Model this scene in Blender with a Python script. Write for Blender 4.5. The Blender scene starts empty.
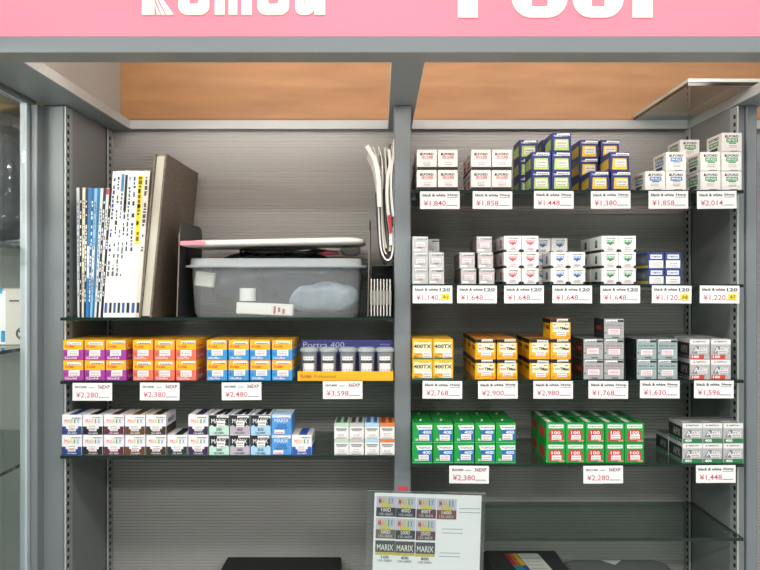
import bpy, bmesh, math, random
from mathutils import Vector, Matrix
random.seed(7)
SC = bpy.context.scene
COL = SC.collection
S = 0.0017          # metres per pixel at the shelf-front plane (Y=0)
DC = 1.3            # camera distance from that plane
ZH = 1.45           # camera height

# ------------------------------------------------------------------ camera
cam = bpy.data.cameras.new('camera'); camo = bpy.data.objects.new('camera', cam)
COL.objects.link(camo); SC.camera = camo
camo.location = (0, -DC, ZH); camo.rotation_euler = (math.pi/2, 0, 0)
cam.sensor_width = 36; cam.lens = 36*(DC/S)/760; cam.clip_start = 0.02

# ------------------------------------------------------------------ world, lights, exposure
w = bpy.data.worlds.new('world'); SC.world = w; w.use_nodes = True
w.node_tree.nodes['Background'].inputs[0].default_value = (0.93, 0.97, 1.0, 1)
w.node_tree.nodes['Background'].inputs[1].default_value = 0.22
SC.view_settings.view_transform = 'Standard'; SC.view_settings.look = 'None'
SC.view_settings.exposure = 0.0; SC.view_settings.gamma = 1; SC.view_settings.use_curve_mapping = False
def area(name, loc, sx, sy, energy, rot=(0,0,0), col=(1,1,1)):
    l = bpy.data.lights.new(name, 'AREA'); l.shape = 'RECTANGLE'; l.size = sx; l.size_y = sy
    l.energy = energy; l.color = col
    o = bpy.data.objects.new(name, l); o.location = loc; o.rotation_euler = rot; COL.objects.link(o)
for lx in (-1.3, 0.0, 1.3):
    area('ceiling_panel_light', (lx, -1.45, 2.58), 1.0, 0.25, 18, col=(1, .995, .98))
    area('ceiling_panel_light', (lx, -3.0, 2.58), 1.0, 0.25, 36, col=(1, .995, .98))

# ------------------------------------------------------------------ helpers
def X(px, Y=0.0): return (px-380)*S*(DC+Y)/DC
def Z(py, Y=0.0): return ZH + (285-py)*S*(DC+Y)/DC
def lin(c): return c/12.92 if c <= .04045 else ((c+.055)/1.055)**2.4
_m = {}
def mat(hexc, rough=.5, metal=0.0, emit=0.0, spec=.5, name=None):
    key = (hexc, rough, metal, emit, spec)
    if key in _m: return _m[key]
    c = [lin(int(hexc[i:i+2], 16)/255) for i in (0, 2, 4)]
    m = bpy.data.materials.new(name or 'm_'+hexc); m.use_nodes = True
    b = m.node_tree.nodes['Principled BSDF']
    b.inputs['Base Color'].default_value = (*c, 1); b.inputs['Roughness'].default_value = rough
    b.inputs['Metallic'].default_value = metal; b.inputs['Specular IOR Level'].default_value = spec
    if emit:
        b.inputs['Emission Color'].default_value = (*c, 1); b.inputs['Emission Strength'].default_value = emit
    _m[key] = m
    return m
def noisy(hexc, hex2, scale=(1,1,1), rough=.5, bump=0.0, nscale=8, wave=False):
    m = bpy.data.materials.new('n_'+hexc); m.use_nodes = True; nt = m.node_tree; N = nt.nodes; L = nt.links
    b = N['Principled BSDF']; b.inputs['Roughness'].default_value = rough
    tc = N.new('ShaderNodeTexCoord'); mp = N.new('ShaderNodeMapping'); mp.inputs['Scale'].default_value = scale
    L.new(tc.outputs['Object'], mp.inputs['Vector'])
    if wave:
        t = N.new('ShaderNodeTexWave'); t.inputs['Scale'].default_value = nscale
        t.inputs['Distortion'].default_value = 6; t.inputs['Detail'].default_value = 3; t.inputs['Detail Scale'].default_value = 1.5
    else:
        t = N.new('ShaderNodeTexNoise'); t.inputs['Scale'].default_value = nscale; t.inputs['Detail'].default_value = 5
    L.new(mp.outputs[0], t.inputs['Vector'])
    r = N.new('ShaderNodeValToRGB')
    r.color_ramp.elements[0].position = .3; r.color_ramp.elements[1].position = .7
    for e, h in zip(r.color_ramp.elements, (hexc, hex2)):
        e.color = (*[lin(int(h[i:i+2], 16)/255) for i in (0, 2, 4)], 1)
    L.new(t.outputs[0], r.inputs[0]); L.new(r.outputs[0], b.inputs['Base Color'])
    if bump:
        bp = N.new('ShaderNodeBump'); bp.inputs['Strength'].default_value = bump; bp.inputs['Distance'].default_value = .002
        L.new(t.outputs[0], bp.inputs['Height']); L.new(bp.outputs[0], b.inputs['Normal'])
    return m
def glassy(hexc, fac=.08, tint='ffffff', rough=.02, diffuse=None, dfac=0.0, ior=1.5, bump=False):
    """thin clear sheet: transparent + fresnel gloss (+ milky diffuse)"""
    m = bpy.data.materials.new('glass_'+tint); m.use_nodes = True; nt = m.node_tree; N = nt.nodes; L = nt.links
    for n in list(N): N.remove(n)
    out = N.new('ShaderNodeOutputMaterial')
    tr = N.new('ShaderNodeBsdfTransparent'); tr.inputs[0].default_value = (*[lin(int(tint[i:i+2], 16)/255) for i in (0, 2, 4)], 1)
    gl = N.new('ShaderNodeBsdfGlossy'); gl.inputs['Roughness'].default_value = rough
    lw = N.new('ShaderNodeLayerWeight'); lw.inputs[0].default_value = .5      # Schlick: f0 + (1-f0) * facing^5
    pw = N.new('ShaderNodeMath'); pw.operation = 'POWER'; pw.inputs[1].default_value = 5; L.new(lw.outputs['Facing'], pw.inputs[0])
    f0 = ((ior-1)/(ior+1))**2
    ma = N.new('ShaderNodeMath'); ma.operation = 'MULTIPLY_ADD'; ma.inputs[1].default_value = 1-f0; ma.inputs[2].default_value = f0; L.new(pw.outputs[0], ma.inputs[0])
    mx = N.new('ShaderNodeMixShader'); L.new(ma.outputs[0], mx.inputs[0])
    src = tr
    if bump:      # crinkled film
        no = N.new('ShaderNodeTexVoronoi'); no.inputs['Scale'].default_value = 45; no.feature = 'DISTANCE_TO_EDGE'
        tc = N.new('ShaderNodeTexCoord'); L.new(tc.outputs['Object'], no.inputs['Vector'])
        bp = N.new('ShaderNodeBump'); bp.inputs['Strength'].default_value = 1; bp.inputs['Distance'].default_value = .02
        L.new(no.outputs[0], bp.inputs['Height']); L.new(bp.outputs[0], gl.inputs['Normal']); L.new(bp.outputs[0], lw.inputs['Normal'])
    if diffuse:
        d = N.new('ShaderNodeBsdfDiffuse'); d.inputs[0].default_value = (*[lin(int(diffuse[i:i+2], 16)/255) for i in (0, 2, 4)], 1)
        t2 = N.new('ShaderNodeBsdfTranslucent'); t2.inputs[0].default_value = d.inputs[0].default_value
        a = N.new('ShaderNodeMixShader'); a.inputs[0].default_value = .4
        L.new(d.outputs[0], a.inputs[1]); L.new(t2.outputs[0], a.inputs[2])
        q = N.new('ShaderNodeMixShader'); q.inputs[0].default_value = dfac
        L.new(tr.outputs[0], q.inputs[1]); L.new(a.outputs[0], q.inputs[2]); src = q
    L.new(src.outputs[0], mx.inputs[1]); L.new(gl.outputs[0], mx.inputs[2]); L.new(mx.outputs[0], out.inputs[0])
    return m

_txt = {}
def text_geo(s, bold=0.0):
    k = (s, bold)
    if k in _txt: return _txt[k]
    c = bpy.data.curves.new('t', 'FONT'); c.body = s; c.size = 1; c.resolution_u = 2; c.offset = bold
    c.fill_mode = 'FRONT' if hasattr(c, 'fill_mode') else c.fill_mode
    o = bpy.data.objects.new('t', c); COL.objects.link(o)
    dg = bpy.context.evaluated_depsgraph_get(); dg.update()
    me = bpy.data.meshes.new_from_object(o.evaluated_get(dg))
    vs = [(v.co.x, v.co.y) for v in me.vertices]; fs = [tuple(p.vertices) for p in me.polygons]
    bpy.data.objects.remove(o); bpy.data.curves.remove(c); bpy.data.meshes.remove(me)
    if vs:
        x0 = min(v[0] for v in vs); x1 = max(v[0] for v in vs); y0 = min(v[1] for v in vs); y1 = max(v[1] for v in vs)
        vs = [((v[0]-x0)/max(x1-x0, 1e-6), (v[1]-y0)/max(y1-y0, 1e-6)) for v in vs]
    _txt[k] = (vs, fs)
    return _txt[k]

class M:
    def __init__(s): s.v = []; s.f = []; s.mi = []; s.ms = []; s.sm = []
    def m(s, m):
        if m not in s.ms: s.ms.append(m)
        return s.ms.index(m)
    def raw(s, vs, fs, m, smooth=False):
        b = len(s.v); s.v += [tuple(v) for v in vs]; i = s.m(m)
        for f in fs: s.f.append(tuple(b+k for k in f)); s.mi.append(i); s.sm.append(smooth)
    def poly(s, pts, m): s.raw(pts, [tuple(range(len(pts)))], m)
    def box(s, x0, x1, y0, y1, z0, z1, m, bev=0.0, mats=None):
        """mats: dict face letter -> material (F,K,L,R,T,B)"""
        vs = [(x0,y0,z0),(x1,y0,z0),(x1,y1,z0),(x0,y1,z0),(x0,y0,z1),(x1,y0,z1),(x1,y1,z1),(x0,y1,z1)]
        fs = {'F':(0,1,5,4),'R':(1,2,6,5),'K':(2,3,7,6),'L':(3,0,4,7),'T':(4,5,6,7),'B':(3,2,1,0)}
        if not bev:
            for k, f in fs.items(): s.raw([vs[i] for i in f], [(0,1,2,3)], (mats or {}).get(k, m))
            return
        bm = bmesh.new(); bv = [bm.verts.new(v) for v in vs]
        ml = [m]
        for k, f in fs.items():
            F = bm.faces.new([bv[i] for i in f]); mm = (mats or {}).get(k, m)
            if mm not in ml: ml.append(mm)
            F.material_index = ml.index(mm)
        bmesh.ops.bevel(bm, geom=bm.edges[:], offset=bev, segments=1, affect='EDGES', material=-1)
        bm.verts.index_update(); vv = [v.co[:] for v in bm.verts]
        b = len(s.v); s.v += vv
        for F in bm.faces:
            s.f.append(tuple(b+v.index for v in F.verts)); s.mi.append(s.m(ml[F.material_index])); s.sm.append(False)
        bm.free()
    def extr(s, prof, y0, y1, m, axis='y', cap=True, smooth=False):
        """closed profile [(a,b)] extruded; axis y: (x,z); axis x: (y,z); axis z:(x,y)"""
        def p(a, b, t): return {'y':(a,t,b),'x':(t,a,b),'z':(a,b,t)}[axis]
        n = len(prof)
        vs = [p(a,b,y0) for a,b in prof]+[p(a,b,y1) for a,b in prof]
        s.raw(vs, [(i,(i+1)%n,n+(i+1)%n,n+i) for i in range(n)], m, smooth)
        if cap: s.raw(vs, [tuple(range(n)), tuple(range(2*n-1, n-1, -1))], m)
    def loft(s, rings, m, cap0=True, cap1=True, smooth=True):
        n = len(rings[0]); vs = [v for r in rings for v in r]; fs = []
        for k in range(len(rings)-1):
            for i in range(n): fs.append((k*n+i, k*n+(i+1)%n, (k+1)*n+(i+1)%n, (k+1)*n+i))
        s.raw(vs, fs, m, smooth)
        if cap0: s.raw(rings[0], [tuple(range(n))[::-1]], m)
        if cap1: s.raw(rings[-1], [tuple(range(n))], m)
    def cyl(s, cx, cy, z0, z1, r, m, n=24, r1=None):
        r1 = r if r1 is None else r1
        s.loft([[(cx+q*math.cos(2*math.pi*i/n), cy+q*math.sin(2*math.pi*i/n), z) for i in range(n)] for q, z in ((r,z0),(r1,z1))], m)
    def tube(s, pts, r, m, n=8):
        pts = [Vector(p) for p in pts]; rings = []
        for i, p in enumerate(pts):
            t = (pts[min(i+1,len(pts)-1)]-pts[max(i-1,0)]).normalized()
            u = t.cross(Vector((0,0,1)));  u = u if u.length > .05 else t.cross(Vector((0,1,0)))
            u.normalize(); v = t.cross(u)
            rings.append([tuple(p+r*(math.cos(2*math.pi*k/n)*u+math.sin(2*math.pi*k/n)*v)) for k in range(n)])
        s.loft(rings, m)
    def build(s, name, parent=None, loc=None):
        me = bpy.data.meshes.new(name); me.from_pydata(s.v, [], s.f)
        for m in s.ms: me.materials.append(m)
        me.polygons.foreach_set('material_index', s.mi); me.polygons.foreach_set('use_smooth', s.sm)
        me.validate(); me.update()
        o = bpy.data.objects.new(name, me); COL.objects.link(o)
        if parent: o.parent = parent
        if loc: o.location = loc
        return o
def tag(o, label=None, cat=None, group=None, kind=None):
    if label: o['label'] = label
    if cat: o['category'] = cat
    if group: o['group'] = group
    if kind: o['kind'] = kind
    return o
def empty(name, loc=(0,0,0)):
    o = bpy.data.objects.new(name, None); o.location = loc; o.empty_display_size = .02; COL.objects.link(o); return o
ORD = ['first','second','third','fourth','fifth','sixth','seventh','eighth','ninth','tenth','eleventh','twelfth']

# decal mapping on an axis aligned face
class Face:
    def __init__(s, M_, o, u, v, n): s.M = M_; s.o = Vector(o); s.u = Vector(u); s.v = Vector(v); s.n = Vector(n); s.k = 0
    def P(s, a, b, k): return tuple(s.o + s.u*a + s.v*b + s.n*(.00012*k+.00008))
    def rect(s, u0, v0, u1, v1, c, k=None, rough=.5):
        s.poly([(u0,v0),(u1,v0),(u1,v1),(u0,v1)], c, k, rough)
    def poly(s, pts, c, k=None, rough=.5):
        if k is None: s.k += 1; k = s.k
        s.M.poly([s.P(a,b,k) for a,b in pts], mat(c, rough))
    def text(s, t, u0, v0, u1, v1, c, bold=0.0, k=None):
        vs, fs = text_geo(t, bold)
        if k is None: s.k += 1; k = s.k
        s.M.raw([s.P(u0+a*(u1-u0), v0+b*(v1-v0), k) for a,b in vs], fs, mat(c))

# ------------------------------------------------------------------ materials
grey = mat('7a8184', .42, name='painted_steel')
grey_l = mat('9aa1a3', .4); grey_d = mat('5c6163', .45); panelm = mat('828583', .5)
slot = mat('0c0c0c', .8); black = mat('121212', .5); white = mat('e9e8e4', .45)
ribbed = mat('aaa8a3', .5)
wood = noisy('9c6e42', 'b07f50', (2, 1, 11), .5, .0, 3.5)
wood_d = noisy('8a5a3a', '9a6a44', (1, 1, 8), .5, .0, 8)
shelf_glass = glassy('x', tint='e8efec')
clear = glassy('x', tint='f4f7f7')
edge_glass = mat('1c2a26', .15)
edge_glass_l = mat('5c7068', .15)

# ------------------------------------------------------------------ the room
b = M(); b.box(-3.2, 3.2, -5, .6, -.02, 0, noisy('bcbab4','c6c4be',(1,1,1),.5,0,4)); tag(b.build('floor'), kind='structure')
b = M(); b.box(-3.2, 3.2, -5, .6, 2.62, 2.66, mat('d8d8d4', .9)); tag(b.build('ceiling'), kind='structure')
b = M(); b.box(-3.2, 3.2, .33, .37, 0, 2.62, mat('8b8b88', .9)); tag(b.build('wall_back'), kind='structure')

# ------------------------------------------------------------------ shelving unit
YB = .25                                    # back panel plane
YF = .03                                    # post fronts
zbeam = ZH + 184*S; zbt = zbeam + .018; ztop = ZH + 330*S
zdeck = ZH - 375*S
U = empty('shelving_unit', (0, YF, 0)); U.location = (0,0,0)
tag(U, 'grey steel two-bay shelving unit with ribbed back and plywood top panel', 'shelving')
XL = -320.5*S; XR = 364.5*S                 # inner faces of the outer panels
XM0, XM1 = 14.6*S, 31.6*S                   # middle post
# posts
def post(x0, x1, name='post'):
    b = M(); b.box(x0, x1, YF, YF+.045, .0, zbeam, grey, .0015); b.build(name, U)
post(-345*S, XL-.0046); post(XM0, XM1); post(XR+10.6*S, 386.0*S)
b = M(); b.box(XR+.0046, XR+10.3*S, YF+.006, YF+.04, 0, zbeam, grey, .001); b.build('jamb', U)
b = M(); b.box(XL-.0044, XL-.0026, YF+.002, YF+.04, 0, zbeam, slot); b.build('gap_strip', U)
# side panels + slotted uprights
def side_panel(x0, x1):
    b = M(); b.box(x0, x1, YF+.012, YB, .08, zbeam, panelm); b.build('side_panel', U)
side_panel(XL-.004, XL); side_panel(XR, XR+.004); side_panel(23.1*S-.002, 23.1*S+.002)
def upright(xi, side, y0, y1):
    """xi inner face X, side=+1 material extends to +x ; slots on the inner face"""
    b = M(); x1 = xi+side*.0026
    b.box(min(xi,x1), max(xi,x1), y0, y1, .08, zbeam-.002, grey_l if True else grey, .0004)
    b.box(min(xi,x1)+.0001, max(xi,x1)-.0001, y0-.0008, y0-.0001, .08, zbeam-.002, mat('b9bab6',.35)); z = .12; yc = y0+.009
    while z < zbeam-.02:
        xx = xi - side*.0002
        b.poly([(xx,yc-.004,z),(xx,yc+.004,z),(xx,yc+.004,z+.007),(xx,yc-.004,z+.007)], slot); z += .0135
    b.build('slotted_upright', U)
for xi, sd in ((XL+.0005, -1), (XR-.0005, 1)):
    upright(xi+sd*(-.0)+0, sd, YF-.004, YF+.024)
    upright(xi-sd*.0045, sd, YB-.03, YB-.006)
upright(XM0, 1, YF+.046, YF+.07) ; upright(XM1, -1, YF+.046, YF+.07)
# ribbed back panel, profile extruded along X
def back_panel(x0, x1):
    b = M(); z = zdeck; pts = []
    p = .0062
    while z < zbt-.004:
        pts += [(YB, z), (YB, z+p*.72), (YB+.0015, z+p*.8), (YB+.0015, z+p*.93)]; z += p
    n = len(pts)
    vs = [(x0, a, c) for a, c in pts]+[(x1, a, c) for a, c in pts]
    b.raw(vs, [(i, n+i, n+i+1, i+1) for i in range(n-1)], ribbed)
    b.box(x0, x1, YB+.0024, YB+.01, zdeck, zbt-.002, ribbed)
    b.build('back_panel', U)
back_panel(-345*S, 23*S); back_panel(23*S, 480*S)
# plywood upper panel
def ply(x0, x1):
    b = M(); b.box(x0, x1, YB, YB+.012, zbt+.006, ztop+.1, wood); b.box(x0, x1, YB-.004, YB+.008, zbt-.002, zbt+.006, wood_d)
    b.build('plywood_panel', U)
ply(-345*S, 23*S); ply(23*S+.001, 480*S)
# beams
def beam(x0, x1, y0, y1, name='beam'):
    b = M(); b.box(x0, x1, y0, y1, zbeam, zbt, mat('aeb1ae',.4), .0008, mats={'B': mat('868e90',.4)}); b.build(name, U)  # underside shade is put into the colour, darker than the lit sides
YH0, YH1 = -.279, -.233
beam(-345*S, -295*S, YH1, YB-.001); beam(9.5*S, 37*S, YH1, YB-.001); beam(XR-.001, 392*S, YH1, YB-.001)
beam(-295*S, 9.5*S, YB-.016, YB-.001); beam(37*S, XR-.001, YB-.016, YB-.001); beam(392*S, 480*S, YB-.016, YB-.001)
b = M(); b.box(-312*S, -309*S, YH1, YB-.001, zbt, ztop, mat('a8a69f',.5)); b.build('upper_side_panel', U)
# lower deck
b = M(); b.box(-345*S, 386*S, -.14, YB, zdeck-.02, zdeck, grey_d, .001); b.build('base_deck', U)
b = M(); b.box(-345*S, 386*S, -.13, -.11, 0, zdeck-.02, grey); b.build('kick_panel', U)
# small red label stuck on middle post
b = M(); f = Face(b, (XM0+.006, YF, Z(490.5,YF)), (.018,0,0), (0,0,.007), (0,-1,0)); f.rect(0,0,1,1,'d8404c')
b.build('red_label', U)

# neighbouring bay panel seen right of the unit
# ------------------------------------------------------------------ header sign
H = empty('header_sign', (0, YH0, 0)); H.location = (0,0,0)
tag(H, 'long pink illuminated header sign with white lettering in a grey frame', 'sign')
zh0 = ZH + 182.5*S; zh1 = Z(36, YH0)
b = M(); b.box(-345*S, 392*S, YH0, YH1, zh0, zh1, grey, .001, mats={'B': mat('8c8e88', .4)}); b.build('lower_rail', H)  # underside colour raised above the rail grey to stand in for bounced light
pink = mat('f0788c', .35, emit=.30); b = M()
zs1 = Z(-75, YH0)
b.box(-345*S, 392*S, YH0+.004, YH1-.005, zh1, zs1, pink); b.build('sign_face', H)
b = M(); b.box(-345*S, 392*S, YH0, YH1, zs1, zs1+.03, grey, .001); b.build('upper_rail', H)
wl = mat('fff8e2', .5, emit=.16)
def arc(cx, cy, rx, ry, a0, a1, n=10):
    return [(cx+rx*math.cos(math.radians(a0+(a1-a0)*i/n)), cy+ry*math.sin(math.radians(a0+(a1-a0)*i/n))) for i in range(n+1)]
def glyph(polys):
    """polys in pixel coords of the sign plane"""
    b = M()
    for pl in polys:
        pr = [(X(p[0], YH0), Z(p[1], YH0)) for p in pl]
        b.extr(pr, YH0+.0015, YH0+.0038, wl)
    b.build('letter', H)
def strip_u(x0, x1, yt, yb, t, r):  # U-shaped stroke as one polygon (y down)
    ro = r; ri = max(r-t, 1.5)
    p = [(x0, yt)] + [(a, c) for a, c in [(x0+ro-ro*math.cos(math.radians(k*9)), yb-ro+ro*math.sin(math.radians(k*9))) for k in range(11)]]
    p += [(x1-ro+ro*math.sin(math.radians(k*9)), yb-ro+ro*math.cos(math.radians(k*9))) for k in range(11)]
    p += [(x1, yt), (x1-t, yt)]
    tb = min(t, 11)
    p += [(x1-t-ri+ri*math.cos(math.radians(k*9)), yb-tb-ri+ri*math.sin(math.radians(k*9))) for k in range(11)]
    p += [(x0+t+ri-ri*math.sin(math.radians(k*9)), yb-tb-ri+ri*math.cos(math.radians(k*9))) for k in range(11)]
    p += [(x0+t, yt)]
    return p
bl = 14.2
glyph([[(141.5,-34),(154,-34),(154,bl),(141.5,bl)], [(155.5,-6),(157,-9),(173.5,bl),(166,bl)], [(154.2,-3),(155,-3.6),(164.6,bl),(161,bl)], [(154.2,2),(160,bl),(156.6,bl)], [(154,-2),(154,3),(162,bl),(158,bl)] if False else [(155,-10),(168,-30),(178,-30),(162,-6)]])
glyph([strip_u(178,209,-8,bl,11,9), [(x,2*(-8)-y) for x,y in strip_u(178,209,-8,bl,11,9)]])
glyph([[(214.5,bl),(214.5,-30),(224.3,-30),(224.3,bl)], [(226,-30),(235,-30),(237,-20),(237,bl),(226.5,bl),(226.5,-20),(226,-20)] if False else [(224.5,-30),(233,-30),(237,-24),(237,bl),(228.3,bl),(228.3,-20),(224.5,-20)]])
glyph([[(241.2,bl),(241.2,-30),(251.5,-30),(251.5,bl)], [(241,-34),(241,-43),(251,-43),(251,-34)]])
glyph([strip_u(257,289,-8,bl,11,9), [(x,2*(-8)-y) for x,y in strip_u(257,289,-8,bl,11,9)][:12]+[(289,-31),(289,-22),(268,-22),(268,-8)] if False else [(257,-8.2),(257,-24),(263,-31),(283,-31),(289,-24),(289,-14),(278,-14),(278,-21),(268,-21),(268,-8.2)]])
glyph([[(314,bl),(314,-22),(298,-22),(298,-31),(319,-31),(325,-25),(325,bl)], strip_u(295,313.8,-8,bl,9,7), [(295,-8.2),(313.8,-8.2),(313.8,0-14),(300,-14)]])
bl = 17
glyph([[(458,bl),(458,-47),(478,-47),(478,bl)], [(478.2,-47),(502,-47),(502,-31),(478.2,-31)], [(478.2,-20),(498,-20),(498,-5),(478.2,-5)]])
glyph([strip_u(512,568,-47,bl,20,20)])
glyph([strip_u(573,624,-10,bl,19,19), [(605,-10.2),(605,-47),(624,-47),(624,-10.2)]])
glyph([[(633,bl),(633,-47),(653,-47),(653,bl)]])

# fluorescent tubes behind the header light the canopy
tubem = mat('fffaf2', .4, emit=23)
for i, (a, c) in enumerate(((-285, 5), (45, 372))):
    t = empty('fluorescent_lamp', (0,0,0)); tag(t, 'fluorescent tube behind the header above the %s bay' % ('left','right')[i], 'lamp')
    zt = zbt + .045
    b = M(); n = 16; r = .013
    rings = [[(x, -.195+r*math.cos(2*math.pi*k/n), zt+r*math.sin(2*math.pi*k/n)) for k in range(n)] for x in (a*S+.03, c*S-.03)]
    b.loft(rings, tubem); b.build('tube', t)
    b = M(); b.box(a*S, c*S, -.2325, -.212, zt-.02, zt+.025, white, .001)
    b.box(a*S, a*S+.029, -.2115, -.178, zt-.018, zt+.018, white, .001); b.box(c*S-.029, c*S, -.2115, -.178, zt-.018, zt+.018, white, .001)
    b.build('fitting', t)

# ------------------------------------------------------------------ glass shelves
TH = .0052
def gshelf(x0, x1, ztop_, label, y0=0.0, y1=YB-.032, clips=True, em=edge_glass, name='glass_shelf', gm=None):
    t = empty(name, (0,0,0)); tag(t, label, 'shelf', 'glass shelves of the unit')
    b = M()
    b.box(x0, x1, y0, y1, ztop_-TH, ztop_, gm or shelf_glass, 0, mats={'F': em, 'K': edge_glass_l, 'L': em, 'R': em}); b.build('pane', t)
    if clips:
        for xa, xb in ((x0+.001, x0+.009), (x1-.009, x1-.001)):
            for yc in (YF+.026, YB-.048):
                c = M(); c.box(xa, xb, yc, yc+.014, ztop_-TH-.005, ztop_-TH-.0004, mat('b8b8b4', .3, .8), .001); c.build('shelf_clip', t)
    return t
rsh = {1: Z(190), 2: Z(284.3), 3: Z(380), 4: Z(464), 5: Z(538)}
lsh = {1: Z(317.5), 2: Z(381), 3: Z(455.7)}
for k, z in rsh.items(): gshelf(XM1+.001, XR-.0012, z, '%s glass shelf from the top in the right bay' % ORD[k-1].capitalize() if False else '%s glass shelf from the top in the right bay' % ORD[k-1])
for k, z in lsh.items(): gshelf(XL+.0012, XM0-.001, z, '%s glass shelf from the top in the left bay' % ORD[k-1])
# spare panes lying on the canopy beams
for k in range(2):
    gshelf(301*S, 391*S, zbt+TH+.0003+k*(TH+.0012), ('lower' if k == 0 else 'upper')+' of two spare glass panes lying across the top right beam', y0=-.030, y1=YB-.006, clips=False,
           gm=clear, em=(mat('0c1210',.2), mat('b9c6bf', .3))[k], name='glass_shelf')

# ------------------------------------------------------------------ film boxes
class Kind: pass
def kind(w, h, d, body, deco=None, faces=None, stickers=None):
    """w,h in px, d in m; returns dict with meshes (objects are made on placement)"""
    k = Kind(); k.w = w*S-.0004; k.h = h*S-.0001; k.d = d
    b = M(); hw = k.w/2; hd = d/2
    mats = {q: mat(c, .42) for q, c in (faces or {}).items()}
    b.box(-hw, hw, -hd, hd, 0, k.h, mat(body, .42), .0006, mats)
    F = Face(b, (-hw,-hd,0), (k.w,0,0), (0,0,k.h), (0,-1,0)); Lf = Face(b, (-hw,hd,0), (0,-d,0), (0,0,k.h), (-1,0,0))
    R = Face(b, (hw,-hd,0), (0,d,0), (0,0,k.h), (1,0,0)); T = Face(b, (-hw,-hd,k.h), (k.w,0,0), (0,d,0), (0,0,1))
    if deco: deco(F, Lf, R, T)
    k.me = b; k.proto = None; k.st = []
    for nm, (u0,v0,u1,v1), c, lines in (stickers or []):
        variants = []
        for q in range(3):
            s = M(); du = random.uniform(-.04,.04); dv = random.uniform(-.03,.03); sl = random.uniform(-.02,.02)
            Fs = Face(s, (-hw,-hd-.0012,0), (k.w,0,0), (0,0,k.h), (0,-1,0))
            uu0, uu1, vv0, vv1 = u0+du, min(u1+du,.99), v0+dv, min(v1+dv,.985)
            x0, x1 = -hw+uu0*k.w, -hw+uu1*k.w
            s.extr([(x0, vv0*k.h), (x1, (vv0+sl)*k.h), (x1, (vv1+sl)*k.h), (x0, vv1*k.h)], -hd-.0012, -hd-.0009, mat(c, .5))
            n = len(lines)
            for i, (lc, a0, a1) in enumerate(lines):
                va = vv0+(vv1-vv0)*(.12+.8*(n-1-i)/n); vb = va+(vv1-vv0)*.38/n
                x = a0
                while x < a1:
                    wd = random.uniform(.05,.14); e = min(x+wd, a1)
                    Fs.rect(uu0+(uu1-uu0)*x, va, uu0+(uu1-uu0)*e, vb, lc, k=1); x = e+.035
            variants.append(s)
        k.st.append((nm, variants))
    return k
PRICE = ('price_sticker', (.26,.22,.80,.52), 'f3efee', [('c98a92',.1,.9),('b06a75',.12,.85),('9a9aa0',.1,.9)])
STRIP = ('shop_sticker', (.24,.80,.92,.93), 'f6f5f2', [('55555a',.08,.95)])
def place(k, x, y, z, label, group, stickers=True, name='film_box'):
    if k.proto is None:
        k.proto = {'body': None, 'st': {}}
    t = empty(name, (x, y, z)); t.rotation_euler = (0, 0, math.radians(random.uniform(-.5,.5)))
    tag(t, label, 'film box', group)
    if k.proto['body'] is None: k.proto['body'] = k.me.build('carton', t)
    else:
        c = k.proto['body'].copy(); c.parent = t; COL.objects.link(c)
    if stickers:
        for nm, var in k.st:
            q = random.randrange(3)
            if (nm, q) not in k.proto['st']: k.proto['st'][(nm, q)] = var[q].build(nm, t)
            else:
                c = k.proto['st'][(nm, q)].copy(); c.parent = t; COL.objects.link(c)
    return t
ROWN = ['', ', in the second row back', ', in the third row back']
def stack(k, desc, where, zs, cells, group, gap=.0006, yf=.004, stick=True):
    """cells: list of (px_left, level, row) ; where: stack phrase; rows go back in depth"""
    lv = sorted({c[1] for c in cells}); 
    names = {1: ['single'], 2: ['bottom','top'], 3: ['bottom','middle','top']}[len(lv)]
    for r in sorted({c[2] for c in cells}):
        for L in lv:
            row = sorted([c for c in cells if c[1] == L and c[2] == r])
            n = len(row)
            for i, (px, _, _) in enumerate(row):
                pos = '' if n == 1 else ((' left', ' right')[i] if n == 2 else ' '+ORD[i]+' from left')
                lay = names[lv.index(L)]
                kk = k[i] if isinstance(k, list) else k
                lab = '%s, %s layer%s%s' % (desc, lay, pos, (' in front', ' in the rear row', ' in the rearmost row')[r]) + (', '+where if where.startswith('!') else '').replace('!','')
                x = (px-380)*S + kk.w/2 + .0002 + random.uniform(-.0001,.0001)
                y = yf + kk.d/2 + r*(kk.d+.0025) + random.uniform(0,.001)
                place(kk, x, y, zs + L*(kk.h+.0001)+.0001, lab, group, stick and (r == 0 or stick == 'all'))
def grid(xs, levels, rows): return [(x, L, r) for x in xs for L in range(levels) for r in range(rows)]
def cols(x0, pitch, n): return [x0+i*pitch for i in range(n)]

D = .061
# yellow-top boxes (three lower colours)
def kodak(c, word, dark):
    def deco(F, Lf, R, T):
        for f in (F, Lf, R): f.rect(.015,.52,.985,.985,'f6b21a')
        F.text('Kodak', .10,.62,.55,.76,'c8321e',.02)
        R.text('Kodak', .2,.62,.8,.76,'c8321e',.02); R.text(word, .15,.12,.85,.27,'f3e8e8',.01)
        F.text(word, .08,.06,.66,.18,'f4eaf0',.01)
        F.poly([(a,c2) for a,c2 in arc(.12,.32,.07,.09,0,330)], dark)
    return kind(20.6, 20.4, D, c, deco, faces={'T':'e2a02a','B':dark}, stickers=[PRICE, STRIP])
kp = kodak('a63c9c','Gold','8c2f86'); kc = kodak('e8705c','ColorPlus','cf5a48'); kb = kodak('3f95d2','UltraMax','2f7fbe')
LB = 'on the second shelf of the left bay'
kx = cols(61,21.6,3)
stack(kp, 'purple and yellow film box', 'at the left post', lsh[2], grid(cols(62,21.4,3),2,2), 'purple and yellow film boxes')
stack(kc, 'coral and yellow film box', 'beside the purple ones', lsh[2], grid(cols(132,21.6,3),2,2), 'coral and yellow film boxes')
kb2 = kb
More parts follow.
